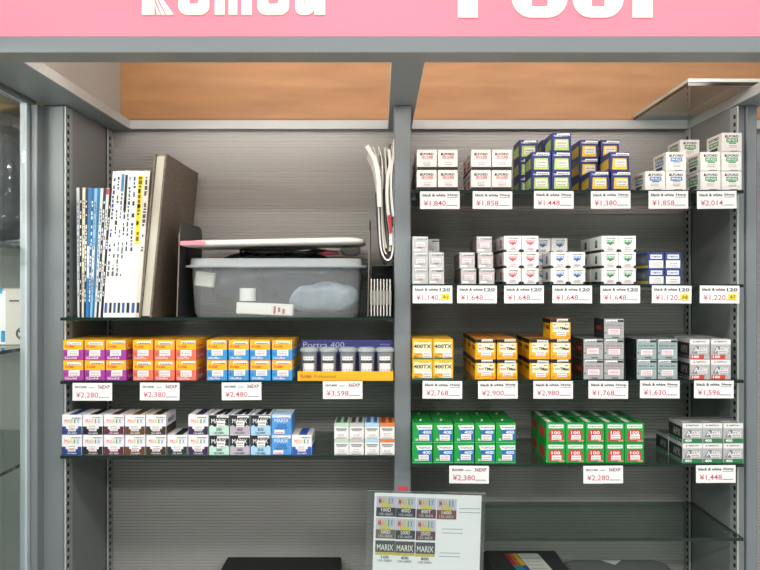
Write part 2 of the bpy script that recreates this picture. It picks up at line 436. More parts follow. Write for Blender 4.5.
stack(kb, 'blue and yellow film box', 'beside the coral ones', lsh[2], grid(cols(206,21.8,4),2,2), 'blue and yellow film boxes')

# MARIX boxes
MC = ['e0523a','f09a28','d8c62a','49a85a','3a6fc0']
def marix(c, style='white', top='e8e6ea', num='400'):
    def deco(F, Lf, R, T):
        if style == 'white':
            F.poly([(.015,.015),(.985,.015),(.985,.42),(.80,.42),(.80,.30),(.70,.30),(.70,.18),(.30,.18),(.30,.30),(.2,.30),(.2,.42),(.015,.42)], c)
            for i, ch in enumerate('MARIX'): F.text(ch, .14+i*.15+(.02 if ch=='I' else 0), .58, .27+i*.15-(.05 if ch=='I' else 0), .78, MC[i], .0)
            F.text('135-36EX', .28,.05,.76,.13,'f2f2f2',.01); F.text(num, .36,.24,.62,.36,'55555a',.01)
            T.poly([(.35,.0),(.75,.0),(.75,1),(.35,1)], c); T.rect(.8,0,.97,1,'cfcfd4')
            Lf.rect(0,.02,1,.42,c); R.rect(0,.02,1,.42,c)
            R.text('MARIX', .2,.55,.8,.8,'55555a',.01)
        elif style == 'dark':
            F.poly([(.015,.98),(.985,.98),(.985,.42),(.85,.5),(.74,.4),(.5,.46),(.26,.4),(.14,.5),(.015,.42)], '1a1c20')
            F.text('MARIX', .12,.58,.86,.80,'f2f2f2',.0); F.text(num, .35,.2,.64,.33,'3a3c40',.02); F.text('135-36EX', .25,.06,.75,.15,'3a3c40',.02)
            T.poly([(.2,.0),(.55,.0),(.8,1),(.4,1)], '1a1c20'); T.rect(.7,0,.9,1,'1a1c20')
            R.rect(0,.5,1,.98,'1a1c20')
        elif style == 'blue':
            F.text('MARIX', .15,.62,.85,.8,'e6f0fa',.0); F.text('COLOR', .3,.42,.75,.53,'24487c',.02); F.text('NEGATIVE', .2,.30,.8,.38,'24487c',.02)
            F.rect(.015,.85,.985,.98,'b5d2ee')
            T.poly([(.0,.0),(1,0),(1,.5),(.0,.7)], 'a9cbe8')
    st = {'white': [('price_sticker',(.30,.26,.72,.52),'f3f1ee',[('9a9aa0',.1,.9),('c98a92',.1,.9)]), ('shop_sticker',(.45,.83,.96,.94),'f6f5f2',[('55555a',.08,.95)])],
          'dark': [('price_sticker',(.36,.40,.76,.70),'f3f1ee',[('55555a',.1,.9),('9a9aa0',.1,.9)]), ('shop_sticker',(.40,.84,.97,.95),'f6f5f2',[('55555a',.08,.95)])],
          'blue': [('price_sticker',(.12,.06,.62,.26),'f3e6ea',[('c98a92',.1,.9)]), ('shop_sticker',(.36,.85,.97,.96),'f6f5f2',[('55555a',.08,.95)])]}[style]
    body = {'white': 'ece9ee', 'dark': c, 'blue': '4f94d6'}[style]
    return kind(20.3, 20.3, D, body, deco, faces={'T': top}, stickers=st)
MK = [(marix('24407e',num='100'),60.9,2,'blue-banded'), (marix('17181f',num='400'),82,2,'black-banded'), (marix('5a2436',num='800'),103.2,2,'maroon-banded'),
      (marix('5f3f22',top='d9ccb8',num='1600'),124.3,2,'brown-banded'), (marix('3b2c20',top='d9ccb8',num='3200'),145.5,2,'dark-brown-banded'),
      (marix('18302c',num='500'),166.6,1,'green-black-banded'), (marix('35204a',num='250'),187.6,2,'purple-banded'), (marix('b9dccf','dark',num='200'),208.6,2,'mint and black'),
      (marix('b9aebb','dark',num='400'),229.4,2,'mauve and black'), (marix('a3cdea','dark',num='50'),250.2,2,'sky blue and black'), (marix('4f94d6','blue'),271,2,'plain blue')]
for k, px, lv, d in MK:
    for L in range(lv):
        for r in range(1):
            place(k, (px-380)*S+k.w/2, .004+k.d/2+r*(k.d+.002), lsh[3]+.0001+L*(k.h+.0001),
                  '%s film box, %s%s, left bay lowest shelf' % (d, ('bottom one','top one')[L] if lv == 2 else 'one layer high', (' in front',' in the rear row')[r] if lv==2 else ''), 'multicolour lettered film boxes', r == 0)
kl = marix('2a55a8', top='dcd8cc')
place(kl, (291.5-380)*S+kl.w/2, .004+kl.d/2, lsh[3]+.0001, 'blue and white film box at the right end of its row, one high', 'multicolour lettered film boxes')
# four little pastel columns
def pastel(c, top):
    def deco(F, Lf, R, T):
        F.rect(.015,.80,.985,.985,c); F.text('PHOENIX' if False else 'FILM', .2,.83,.6,.95,'46484c',.02) if False else None
        F.rect(.12,.62,.88,.68,'3c3e42'); F.rect(.2,.53,.8,.57,'6c6e74'); F.rect(.15,.06,.85,.10,'8c8e94')
        T.rect(.1,.15,.4,.95,top); T.rect(.6,.15,.85,.95,top)
    return kind(14.9, 15.9, .065, 'e6e5e0', deco, faces={'T': c}, stickers=[('price_sticker',(.2,.2,.8,.45),'f7f5f2',[('9a9aa0',.1,.9),('b9848c',.1,.9)])])
for i, (c, tp, nm) in enumerate((('b5cdb8','3f5a45','green'),('b9b9b6','3e3e40','grey'),('a9cfe8','2a5f9a','light blue'),('d9783c','8a3c1c','orange'))):
    k = pastel(c, tp)
    for L in range(2):
        place(k, (334+i*15.3-380)*S+k.w/2, .004+k.d/2, lsh[3]+.0001+L*(k.h+.0001),
              'small white film box with %s top, %s one, beside the middle post' % (nm, ('lower','upper')[L]), 'small pastel film boxes')

# --- right bay, top shelf: white boxes with black base
def ilford(c, name, w=20.1, h=20.4, d=D, side=True, wide=False):
    def deco(F, Lf, R, T):
        if not wide:
            F.rect(.0,.0,1,.155,'161616')
        else:
            F.poly([(.0,.0),(.12,.0),(.12,.12),(.0,.2)],'161616'); F.poly([(.88,.0),(1,.0),(1,.2),(.88,.12)],'161616')
        F.text('ILFORD', .2,.72,.84,.84,'1c1c1c',.03); F.text(name, .22,.54,.82,.69,c,.02)
        F.poly([(.14,.72),(.19,.88),(.24,.72)],'161616') 
        F.rect(.36,.40,.70,.42,'8c8c8c'); F.rect(.3,.33,.74,.35,'c09a9a'); F.rect(.36,.22,.66,.25,'8c8c8c')
        for f in (Lf, R):
            f.rect(0,.0,1,.12,'161616'); f.rect(.25,.32,.75,.52,c) ; f.text('ILFORD', .22,.64,.8,.8,'1c1c1c',.03); f.rect(.25,.2,.75,.28,'2c2c2c')
    return kind(w, h, d, 'e8e6e1', deco, faces={'B': '101010'}, stickers=[('price_sticker',(.24,.24,.74,.46),'efece8',[('a9a0a0',.1,.9),('b98a8e',.1,.9)])])
# note: the black side band is only present on the red ones; white-side versions below
ka = ilford('d23c48','XP2 SUPER'); kbb = ka
stack(ka, 'white film box with red print', '!nearest the post', rsh[1], grid([417,438],2,3), 'white and red film boxes on the top shelf')
stack(ka, 'white film box with red print', '!second pile', rsh[1], grid([471.2,492],2,2), 'white and red film boxes on the top shelf')
def foma(c, word='FOMAPAN'):
    def deco(F, Lf, R, T):
        F.poly([(.12,.08),(.88,.08),(.85,.66),(.15,.66)], c); F.rect(.24,.14,.78,.54,'e9eadf') if False else None
        F.text(word,.1,.78,.5,.88,'dfe4f2',.02)
        for f in (Lf, R): f.poly([(.12,.15),(.88,.15),(.88,.7),(.12,.62)], c)
    return kind(19.6, 19.3, D, '1f2c70', deco, faces={'T':'2c3a84','B':'1c2658'}, stickers=[('price_sticker',(.24,.22,.80,.58),'e2e2d2',[('8a8f80',.1,.9),('a9a0a0',.1,.9)]), ('shop_sticker',(.28,.82,.94,.96),'f6f5f2',[('55555a',.08,.95)])])
kg = foma('b4d26c'); ky = foma('e8c228')
stack(kg, 'dark blue film box with green panel', 'third pile from the middle post', rsh[1],
      [(532,0,0),(552.4,0,0),(532,1,0),(552.4,1,0),(552.4,2,0)] + [(526.5,L,1) for L in range(3)] + [(550.5,L,1) for L in range(3)], 'blue and green film boxes', stick='all')
stack(ky, 'dark blue film box with yellow panel', 'right of the green-panelled pile', rsh[1],
      [(590.5,0,0),(612,0,0),(610.5,1,0)] + [(x,L,1) for x in (590,612.5) for L in range(3)], 'blue and yellow-panel film boxes', stick='all')
def ilford2(c, name, w=20.4, h=19.3):
    k = ilford.__wrapped__ if False else None
    def deco(F, Lf, R, T):
        F.text('ILFORD', .2,.74,.84,.87,'1c1c1c',.03); F.poly([(.14,.74),(.19,.9),(.24,.74)],'161616')
        F.rect(.22,.50,.80,.70,c); F.text(name, .27,.54,.75,.66,'f2f2f2',.03)
        F.rect(.34,.42,.70,.48,c); F.rect(.36,.22,.66,.25,'8c8c8c'); F.rect(.4,.03,.8,.055,'2c2c2c')
        for f in (Lf, R):
            f.text('ILFORD', .18,.70,.82,.86,'1c1c1c',.04); f.rect(.2,.38,.8,.64,c); f.text(name,.25,.44,.75,.58,'f2f2f2',.03); f.rect(.25,.14,.75,.30,'3a3c40')
    return kind(w, h, D, 'e8e7e3', deco, faces={'B':'2a2a2a'}, stickers=[('price_sticker',(.24,.22,.74,.42),'efece8',[('a9a0a0',.1,.9),('b98a8e',.1,.9)])])
kfb = ilford2('2f78b4','FP4 PLUS'); khg = ilford2('2f9a58','HP5 PLUS')
stack(kfb, 'white film box with blue print', 'on the top shelf', rsh[1], [(646,0,0),(667,0,0),(667,1,0),(667,0,1)], 'white and blue film boxes on the top shelf')
stack(khg, 'white film box with green print', 'top shelf right end', rsh[1], [(701.6,0,0),(722.8,0,0),(701.6,1,0),(722.8,1,0),(723,2,0)]+[(696,L,1) for L in range(3)]+[(717.5,L,1) for L in range(2)], 'white and green film boxes on the top shelf', stick='all')

# --- second shelf: small boxes of roll film
def plain120(c, line):
    def deco(F, Lf, R, T):
        F.rect(.5,.80,.94,.88,'4a4a4c'); F.rect(.1,.1,.5,.2,'f3f2f0')
        F.rect(.3,.50,.62,.53,line); F.rect(.15,.38,.75,.41,'8f9092'); F.rect(.4,.26,.6,.3,'55565a')
        if line != '8f9092': F.rect(.015,.54,.985,.76,'c9b4b6')
    return kind(15.8, 16.0, .066, c, deco, faces={'L':'5b5753' if line!='8f9092' else c}, stickers=[('price_sticker',(.22,.30,.80,.60),'dedcdc',[('a9a0a0',.1,.9),('b98a8e',.1,.9)]), ('shop_sticker',(.2,.82,.9,.95),'f0efed',[('55555a',.08,.95)])])
k1 = plain120('bcbcba','8f9092'); k2 = plain120('b9b6b3','b98a8e')
stack(k1, 'small pale grey film box', 'against the middle post', rsh[2], [(412.6,0,0),(428.6,0,0),(412.6,1,0),(428.6,1,0),(412.6,2,0)]+[(427,L,1) for L in range(3)], 'small pale grey film boxes')
stack(k2, 'small grey film box with pink band', 'left of the red-printed ones', rsh[2], [(461,0,0),(479,0,0),(459.5,1,0),(478,1,0),(476.5,2,0)]+[(462,L,1) for L in range(2)]+[(480,L,1) for L in range(3)], 'small grey and pink film boxes')
def ilf120(c, name): 
    def deco(F, Lf, R, T):
        F.poly([(.0,.0),(.14,.0),(.14,.13),(.0,.18)],'141414'); F.poly([(.86,.0),(1,.0),(1,.18),(.86,.13)],'141414')
        F.text('ILFORD', .3,.80,.84,.89,'2c2c2c',.02)
        F.poly([(.25,.72),(.78,.72),(.7,.5),(.6,.5),(.56,.42),(.46,.42),(.42,.5),(.33,.5)], c)
        F.text(name, .3,.60,.72,.69,'f2f2f2',.02); F.rect(.36,.30,.66,.33,'8c8c8c'); F.rect(.3,.12,.72,.15,'9c9c9c')
        for f in (Lf, R):
            f.poly([(0,0),(1,0),(1,.16),(0,.16)],'141414'); f.rect(.42,.3,.62,.78,c); f.rect(.42,.3,.62,.42,'222222')
    return kind(17.2, 16.2, .066, 'e9e8e4', deco, faces={'B':'0e0e0e'}, stickers=[('price_sticker',(.3,.18,.72,.36),'f2efec',[('b98a8e',.1,.9)])])
kr, kbl, kgr = ilf120('cf5560','XP2'), ilf120('2c6ca8','FP4'), ilf120('2c8c54','HP5')
stack(kr, 'small white film box with red emblem', 'third pile of the second shelf', rsh[2], grid([504.4,522],3,2), 'small white and red film boxes')
stack(kbl, 'small white film box with blue emblem', 'fourth pile of the second shelf', rsh[2], grid([551.4,569],2,1)+[(543,L,1) for L in range(3)]+[(561,L,1) for L in range(3)], 'small white and blue film boxes', stick='all')
stack(kgr, 'small white film box with green emblem', 'beside the blue-emblem pile', rsh[2], grid([602.2,619.8],3,2), 'small white and green film boxes')
def foma120():
    def deco(F, Lf, R, T):
        F.rect(.06,.02,.94,.50,'e6e6e0'); F.rect(.14,.60,.86,.86,'eceef2'); F.text('FOMAPAN',.2,.66,.8,.8,'28367a',.02)
        for f in (Lf, R): f.rect(0,.02,1,.2,'c8b53a'); f.rect(0,.22,1,.84,'60646c'); f.text('FOMA',.2,.35,.8,.7,'9aa0ac',.02)
    return kind(16.3, 16.0, .066, '2a4088', deco, faces={'T':'2a4088'}, stickers=[('price_sticker',(.24,.12,.82,.44),'f0eeea',[('8a8f80',.1,.9),('a9a0a0',.1,.9)])])
stack(foma120(), 'small blue, white and yellow film box', 'second shelf right end', rsh[2], grid([649,665.8],2,1)+[(649,L,1) for L in range(2)], 'small blue and white film boxes')

# --- third shelf
def tx():
    def deco(F, Lf, R, T):
        F.rect(.08,.30,.92,.86,'f3e6bf'); F.text('400TX', .06,.54,.94,.74,'1d1d1d',.03); F.rect(.1,.22,.45,.3,'ee8a2c')
        F.rect(.02,.02,.98,.09,'1f6a4c'); F.text('TRI-X', .05,.11,.3,.18,'1d1d1d',.02); F.rect(.3,.84,.8,.88,'d9a63a')
        for f in (Lf,R): f.text('400TX', .1,.5,.9,.76,'1d1d1d',.0)
    return kind(20.3, 20.4, D, 'f2b71f', deco, faces={'T':'cf9a2a'}, stickers=[('price_sticker',(.48,.10,.92,.40),'efe9e6',[('a9a0a0',.1,.9),('b98a8e',.1,.9)])])
def tmax(word, c):
    def deco(F, Lf, R, T):
        F.rect(.0,.82,1,.985,'1a1a1a'); F.rect(.12,.34,.92,.80,'f6efcf')
        F.text(word, .14,.47,.44,.58,c,.02) ; F.text('TMax', .45,.45,.92,.60,'1d1d1d',.04)
        F.rect(.15,.68,.3,.72,'55555a'); F.rect(.7,.68,.85,.72,'55555a'); F.rect(.05,.1,.2,.2,'e98f1e'); F.rect(.78,.1,.95,.2,'e98f1e')
        for f in (Lf,R): f.rect(0,.76,1,.98,'1a1a1a'); f.text(word, .1,.48,.4,.64,c,.0); f.text('TMAX',.45,.46,.95,.66,'1d1d1d',.03)
        T.rect(0,0,1,.25,'1a1a1a') if c != 'c8321e' else None
    return kind(20.6, 20.4, D, 'f3b11c', deco, faces={'T':'c07c30'}, stickers=[('price_sticker',(.30,.16,.78,.42),'f0e9e4',[('a9a0a0',.1,.9),('b98a8e',.1,.9)]), ('shop_sticker',(.34,.84,.88,.97),'e4e4e2',[('55555a',.08,.95)])])
stack(tx(), 'yellow film box with green base stripe', 'against the middle post', rsh[3], grid([412.5,433.2],2,2), 'yellow film boxes with green stripe')
stack(tmax('400','c8321e'), 'yellow and black film box with red 400', 'right of the plain yellow ones', rsh[3], grid([475.6,497.4],2,3), 'yellow and black film boxes, two high')
stack(tmax('100','1f8a4c'), 'yellow and black film box with green 100', 'in the three-high pile', rsh[3], grid([530,551],2,2)+[(551,2,0)], 'yellow and black film boxes, three high')
def rollei(body, side, tc, word, sc):
    def deco(F, Lf, R, T):
        F.text(word, .1,.62,.9,.71,tc,.02); F.rect(.05,.52,.95,.54,tc); F.rect(.4,.06,.72,.1,'2c2c2e'); F.rect(.04,.28,.12,.34,'4c4c50'); F.rect(.66,.84,.96,.93,'2c2c2e')
        for f in (Lf,R): f.rect(.3,.4,.8,.62,sc)
    return kind(20.6, 20.4, D, body, deco, faces={'L':side,'R':side,'T':'6c6e6e','B':side}, stickers=[('price_sticker',(.22,.22,.78,.50),'f3e9ea',[('d8707c',.1,.9),('b98a8e',.1,.9),('d8a0a6',.1,.9)]), ('shop_sticker',(.06,.84,.62,.96),'efefee',[('55555a',.08,.95)])])
stack(rollei('a9acac','2b2a2c','a0636c','RETRO 400S','a02830'), 'silver grey film box with red print', 'beside the yellow pile', rsh[3], grid([583.8,604.6],2,2)+[(604.6,2,0)], 'silver grey film boxes')
stack(rollei('9fb0b0','26302f','3f5f60','RETRO 80S','1f3c3c'), 'grey-green film box', 'beside the silver pile', rsh[3], grid([637.4,658.2],2,2), 'grey-green film boxes')
def apx(c, num, top='a5a5a2'):
    def deco(F, Lf, R, T):
        F.rect(.015,.74,.985,.985,'e6e5e2'); F.poly([(a,b2) for a,b2 in arc(.2,.87,.035,.04,0,330,8)],'c8242c'); F.text('AgfaPhoto', .28,.83,.8,.92,'4c4c50',.02)
        F.poly([(.08,.30),(.3,.66),(.4,.66),(.95,.30)],'7d8081'); F.text('APX', .18,.34,.9,.60,'f2f2f2',.0)
        F.rect(.03,.03,.7 if c!='1f7f48' else .97,.22,c); F.text(num, .1,.06,.45,.20,'f4f4f4',.03)
        for f in (Lf,R): f.rect(.02,.15,.98,.80,'2c2c2d'); f.text('APX',.35,.3,.85,.65,'b5b5b2',.0); f.rect(.02,.03,.98,.13,c if c=='1f7f48' else '4c4c4c')
        T.rect(0,.4,1,.5,'77777a'); T.rect(0,.7,1,.78,'5c5c5e'); T.rect(.05,.1,.5,.3,'ccccca')
    return kind(20.4, 20.3, D, 'b4b6b6', deco, faces={'T':top}, stickers=[('price_sticker',(.36,.26,.84,.50),'dcdcda',[('d8707c',.1,.9),('9a9aa0',.1,.9)])])
stack(apx('d4402c','100'), 'silver film box with red strip', 'third shelf right end', rsh[3], grid([690.8,711.8],2,2), 'silver and red film boxes')
# --- fourth shelf
def fuji(kindn):
    def deco(F, Lf, R, T):
        if kindn == 'blue':
            F.rect(.30,.14,.95,.66,'2a63b4'); F.poly([(.18,.88),(.97,.90),(.97,.68),(.28,.66)],'eef2ec'); F.text('FUJIFILM', .32,.72,.9,.80,'2c5c3c',.03)
            F.text('400', .50,.46,.92,.62,'f2f4f6',.02); F.text('36', .14,.12,.28,.24,'dff0d8',.03); F.rect(0,.015,1,.05,'5fc08a')
            T.poly([(.36,.3),(.46,.3),(.54,.6),(.44,.6)],'d8ecd8')
        else:
            F.rect(.12,.74,.9,.92,'eef2ec'); F.text('FUJICOLOR', .2,.78,.85,.86,'2c5c3c',.03)
            F.poly([(.14,.12),(.86,.12),(.86,.50),(.75,.66),(.25,.66),(.14,.50)],'c8323a'); F.text('100',.28,.44,.74,.60,'f4f0f0',.02)
            F.rect(.66,.08,.92,.16,'e8907c')
            T.rect(.1,.1,.35,.9,'d5dcd2'); T.rect(.55,.1,.75,.9,'163f24'); Lf.rect(.2,.2,.8,.7,'c8323a')
    return kind(20.4 if kindn=='blue' else 19.5, 20.3, .063, '149a3c', deco, faces={'T':'178a38','B':'0d5c24'}, stickers=[('price_sticker',(.34,.16,.84,.44) if kindn=='blue' else (.28,.18,.78,.42),'f0ece9',[('a9a0a0',.1,.9),('b98a8e',.1,.9)])])
stack(fuji('blue'), 'green and blue film box', 'against the middle post', rsh[4], grid(cols(412.5,20.9,5),2,2), 'green and blue film boxes')
stack(fuji('red'), 'green and red film box', 'in the centre of the fourth shelf', rsh[4], grid(cols(546.5,19.8,5),2,2), 'green and red film boxes')
stack(apx('1f7f48','400','8c8e8c'), 'silver film box with green strip', 'fourth shelf right end', rsh[4], grid(cols(683.2,20.5,3),2,1)+[(x,0,1) for x in cols(683.2,20.5,3)], 'silver and green film boxes')

# ------------------------------------------------------------------ price tags
def ptag(px0, py0, l1, price, kd='bw', extra=None, w=39.5, h=17.6, where=''):
    b = M(); x0 = X(px0); z1 = Z(py0); W = w*S; Hh = h*S
    t = empty('price_tag', (x0+W/2, -.003, z1-Hh)); t.rotation_euler = (0, math.radians(random.uniform(-.6,.6)), 0)
    b.box(-W/2, W/2, 0, .0006, 0, Hh, mat('f1f0ee', .5))
    f = Face(b, (-W/2, 0, 0), (W,0,0), (0,0,Hh), (0,-1,0))
    if kd == 'bw':
        f.text('black & white', .06,.70,.64,.86,'1a1a1c',.03, k=1)
        f.text(l1, .68,.70,.95,.86,'1a1a1c',.03, k=1); f.rect(.68,.64,.95,.665,'1a1a1c', k=1)
    else:
        f.text(l1, .07,.70,.36,.83,'3a3c40',.03, k=1); f.text('color', .40,.70,.56,.81,'3c5c8c',.01, k=1); f.text('36EXP', .64,.68,.94,.88,'7c2030',.02, k=1)
    f.text('\u00a5'+price, .09,.13,.65,.48,'c04258',.004, k=1)
    x = .66
    while x < .94: f.rect(x,.17,x+.03,.22,'5c6c90', k=1); x += .04
    o = b.build('card', t)
    if extra:
        c = M(); c.box(-W/2+.72*W, -W/2+.93*W, -.0004, -.0001, .2*Hh, .52*Hh, mat('f2d81c', .5))
        g = Face(c, (-W/2+.72*W, -.0004, .2*Hh), (.21*W,0,0), (0,0,.32*Hh), (0,-1,0)); g.text(extra,.15,.2,.85,.8,'6c5a10',.02, k=1)
        c.build('yellow_sticker', t)
    c = M(); c.box(-.006, .006, .0008, .0024, Hh-.005, Hh-.001, mat('d8dcdc', .2)); c.build('clip', t)
    tag(t, 'white price tag reading %s yen, under %s' % (price, where), 'price tag', 'price tags on the shelf edges')
    return t
for a in [(420,191.5,'24exp','1,840','bw',None,'the red-printed boxes nearest the post'), (472.4,191.5,'36exp','1,858','bw',None,'the second pile of red-printed boxes'),
          (533.6,191.2,'36exp','1,448','bw',None,'the green-panelled blue boxes'), (590.5,191.2,'36exp','1,380','bw',None,'the yellow-panelled blue boxes'),
          (648,191.2,'36exp','1,858','bw',None,'the white boxes with blue print'), (696.4,191.2,'36exp','2,014','bw',None,'the white boxes with green print'),
          (412.6,285.6,'120','1,140','bw','A1','the pale grey boxes'), (457,285.6,'120','1,648','bw',None,'the small grey and pink boxes'), (504,285.6,'120','1,648','bw',None,'the small red-emblem boxes'),
          (552,285.6,'120','1,648','bw',None,'the small blue-emblem boxes'), (600,285.6,'120','1,648','bw',None,'the small green-emblem boxes'),
          (651.2,285.6,'120','1,120','bw','A8','the small blue, white and yellow boxes'), (699,285.6,'120','1,220','bw','A7','an empty stretch of shelf'),
          (422.4,380.8,'36exp','2,768','bw',None,'the yellow boxes against the middle post'), (478,380.8,'36exp','2,900','bw',None,'the two-high yellow and black pile'), (533,380.8,'36exp','2,980','bw',None,'the three-high yellow pile'),
          (588,380.8,'36exp','1,768','bw',None,'the silver grey boxes'), (639.4,380.4,'36exp','1,630','bw',None,'the grey-green boxes'), (693.4,380.4,'36exp','1,596','bw',None,'the silver and red boxes'),
          (449,465.4,'ISO400','2,380','c',None,'the green and blue boxes'), (583,465.4,'ISO100','2,280','c',None,'the green and red boxes'), (695.4,464.8,'36exp','1,448','bw',None,'the silver and green boxes'),
          (73.2,382.8,'ISO200','2,280','c',None,'the purple and yellow boxes'), (140.4,382.5,'ISO200','2,380','c',None,'the coral and yellow boxes'),
          (222.2,382.2,'ISO400','2,480','c',None,'the blue and yellow boxes'), (323,381,'ISO400','3,598','c',None,'the tray of film canisters')]:
    ptag(a[0], a[1], a[2], a[3], a[4], a[5], where=a[6])

# ------------------------------------------------------------------ canister display tray
z2 = lsh[2]
T = empty('display_tray', (X(346), .02, z2)); T.location = (0,0,0)
tag(T, 'yellow cardboard counter tray with a purple backing card holding film canisters', 'tray')
b = M(); x0, x1 = X(297.5), X(394)-.0012
b.box(x0, x1, .002, .004, z2+.0002, z2+9.4*S, mat('efae1c', .45)); b.box(x0, x1, .004, .056, z2+.0002, z2+.0015, mat('d89c20', .5))
b.box(x0, x0+.0015, .004, .056, z2+.0015, z2+9*S, mat('efae1c', .45)); b.box(x1-.0015, x1, .004, .056, z2+.0015, z2+9*S, mat('efae1c', .45))
f = Face(b, (x0, .002, z2), (x1-x0,0,0), (0,0,9.4*S), (0,-1,0)); f.text('Kodak', .03,.3,.15,.72,'b8382a',.02); f.text('Professional', .17,.32,.40,.66,'8c5c28',.0)
b.build('tray', T)
b = M(); xa, xb = X(301.5, .058), X(394.5, .058)-.003; b.box(xa, xb, .0565, .059, z2+.0002, Z(340,.058), mat('4a4a92', .45))
f = Face(b, (xa, .0565, z2), (xb-xa,0,0), (0,0,Z(340,.058)-z2), (0,-1,0)); f.text('Portra 400', .02,.79,.47,.95,'c9cbe6',.0); f.rect(.86,.86,.97,.9,'8c8cc8')
f.rect(.0,.5,1,.66,'3a3a80')
b.build('backing_card', T)
cap = mat('a3abad', .4); cbody = glassy('x', tint='b5bcbf', rough=.1, diffuse='b4bcc0', dfac=.8)
for i, cx in enumerate((308.5, 328, 347.5, 366.5, 385)):
    r = .0152 ; yc = .031; xc = X(cx, yc-r)
    t = empty('film_canister', (xc, yc, z2+.0017)); tag(t, 'grey translucent film canister, %s from left in the yellow tray' % ORD[i], 'film canister', 'canisters in the display tray')
    hh = 31.3*S
    b = M(); b.cyl(0,0,0,hh*.84,r*.84,cbody,28,r*.93); b.build('body', t)
    b = M(); b.cyl(0,0,hh*.84,hh*.875,r*.95,cap,28,r*1.08); b.cyl(0,0,hh*.875,hh*.96,r*1.08,cap,28); b.cyl(0,0,hh*.96,hh,r*1.0,cap,28,r*.8); b.build('cap', t)
    b = M(); b.cyl(0,0,.002,hh*.74,r*.62,mat('7a828a',.5),20); b.cyl(0,0,hh*.745,hh*.8,r*.3,black,14); b.build('film_roll', t)
    b = M(); n = 8; rr = r*.955
    for (v0, v1, c, a) in ((.22,.50,'eeeceb',40),(.60,.72,'f0efee',40),(.51,.59,'3c4246',44)):
        for k in range(n):
            a0 = math.radians(-90-a+2*a*k/n); a1 = math.radians(-90-a+2*a*(k+1)/n)
            b.poly([(rr*math.cos(a0),rr*math.sin(a0),v0*hh),(rr*math.cos(a1),rr*math.sin(a1),v0*hh),(rr*math.cos(a1),rr*math.sin(a1),v1*hh),(rr*math.cos(a0),rr*math.sin(a0),v1*hh)], mat(c,.5))
            if c != '24282c' and k % 2: 
                q = rr+.0002
                b.poly([(q*math.cos(a0),q*math.sin(a0),(v0+.05)*hh),(q*math.cos(a1),q*math.sin(a1),(v0+.05)*hh),(q*math.cos(a1),q*math.sin(a1),(v0+.08)*hh),(q*math.cos(a0),q*math.sin(a0),(v0+.08)*hh)], mat('85808a',.5))
    b.build('label', t)

# ------------------------------------------------------------------ books on the left bay's first shelf
z1 = lsh[1] + .0002
def book(t0, t1, b0, b1, ytop, spine, label, depth=.2, group='books', pages=True, marks=None, y0=.006, name='book'):
    zt = Z(ytop); t = empty(name, (X((b0+b1)/2), y0, z1)); ox, oy, oz = t.location; tag(t, label, 'book', group)
    g = .0002
    B0, B1, T0, T1 = X(b0)+g-ox, X(b1)-g-ox, X(t0)+g-ox, X(t1)-g-ox; hh = zt-z1
    def q(u, v): return (B0+(T0-B0)*v)*(1-u)+(B1+(T1-B1)*v)*u, v*hh
    sm = mat(spine, .4)
    c = M()
    c.extr([q(0,0), q(1,0), q(1,1), q(0,1)], 0, .0012, sm)
    c.extr([q(0,0), q(.12,0), q(.12,1), q(0,1)], .0012, depth, sm); c.extr([q(.88,0), q(1,0), q(1,1), q(.88,1)], .0012, depth, sm)
    k = 0
    for (u0, v0, u1, v1, col) in (marks or []):
        pts = [q(u0,v0), q(u1,v0), q(u1,v1), q(u0,v1)]
        c.poly([(p[0], -.0002-(k%3)*.0001, p[1]) for p in pts], mat(col, .4)); k += 1
    c.build('cover', t)
    p = M(); p.extr([q(.14,.006), q(.86,.006), q(.86,.994), q(.14,.994)], .0014, depth-.003, mat('d9d5c9', .8)); p.build('pages', t)
    return t
shorts = [('b9bfc2','silver spine'),('16181c','black spine'),('d6cdb4','cream spine'),('1d2a44','navy spine'),('2a7ab0','mid blue spine'),('23609a','blue spine'),('7fb4d8','light blue spine'),
          ('1f6f9c','teal blue spine'),('cfd6da','pale spine with blue print'),('24303c','slate spine'),('e2e2e0','white spine with red top'),('15151a','black spine with white print')]
def dashes(n, col, v0=.1, v1=.95):
    out = []; v = v0
    while v < v1:
        e = v+random.uniform(.01,.035)
        if random.random() < .7: out.append((random.uniform(.2,.35), v, random.uniform(.6,.8), min(e, v1), col))
        v = e+.008
    return out
tp = 75.0; bt = 76.0
for i, (c, nm) in enumerate(shorts):
    t1_, b1_ = tp+3.02, bt+2.1
    mk = dashes(8, ('e6e6e6' if c in ('16181c','1d2a44','24303c','15151a','23609a') else '6a7078'), .12, .9)
    if 'red top' in nm: mk.append((0,.95,1,.995,'c03a34'))
    if i in (4,6): mk.append((0,.3,1,.55,'e6eef2'))
    book(tp, t1_, bt, b1_, 187.5+random.uniform(-.6,.6), c, 'thin magazine with %s, %s from left on the shelf' % (nm, ORD[i]), .19, 'thin magazines at the left end', marks=mk, name='magazine')
    tp, bt = t1_, b1_
tops = [111.6,116.2,120.4,124.2,127.4,131.6,136.8,143.2,149.2]; bots = [101.6,106.4,110.6,114.8,119.2,123.8,128.8,134,138.4]
tc = [('f0eee8','white','2c3c8c'),('ecebe4','white with bold black print','16161a'),('eceae4','white with blue top','3a6a9c'),('e9e8e2','white with black upper half','1a1a1e'),
      ('eeece6','white with fine print','3c4c6c'),('eae8e2','white with navy print','1f2f5c'),('f0eee6','white with yellow upper half','6c5a10'),('d9d2c6','cream with grey edge','4a3c3c')]
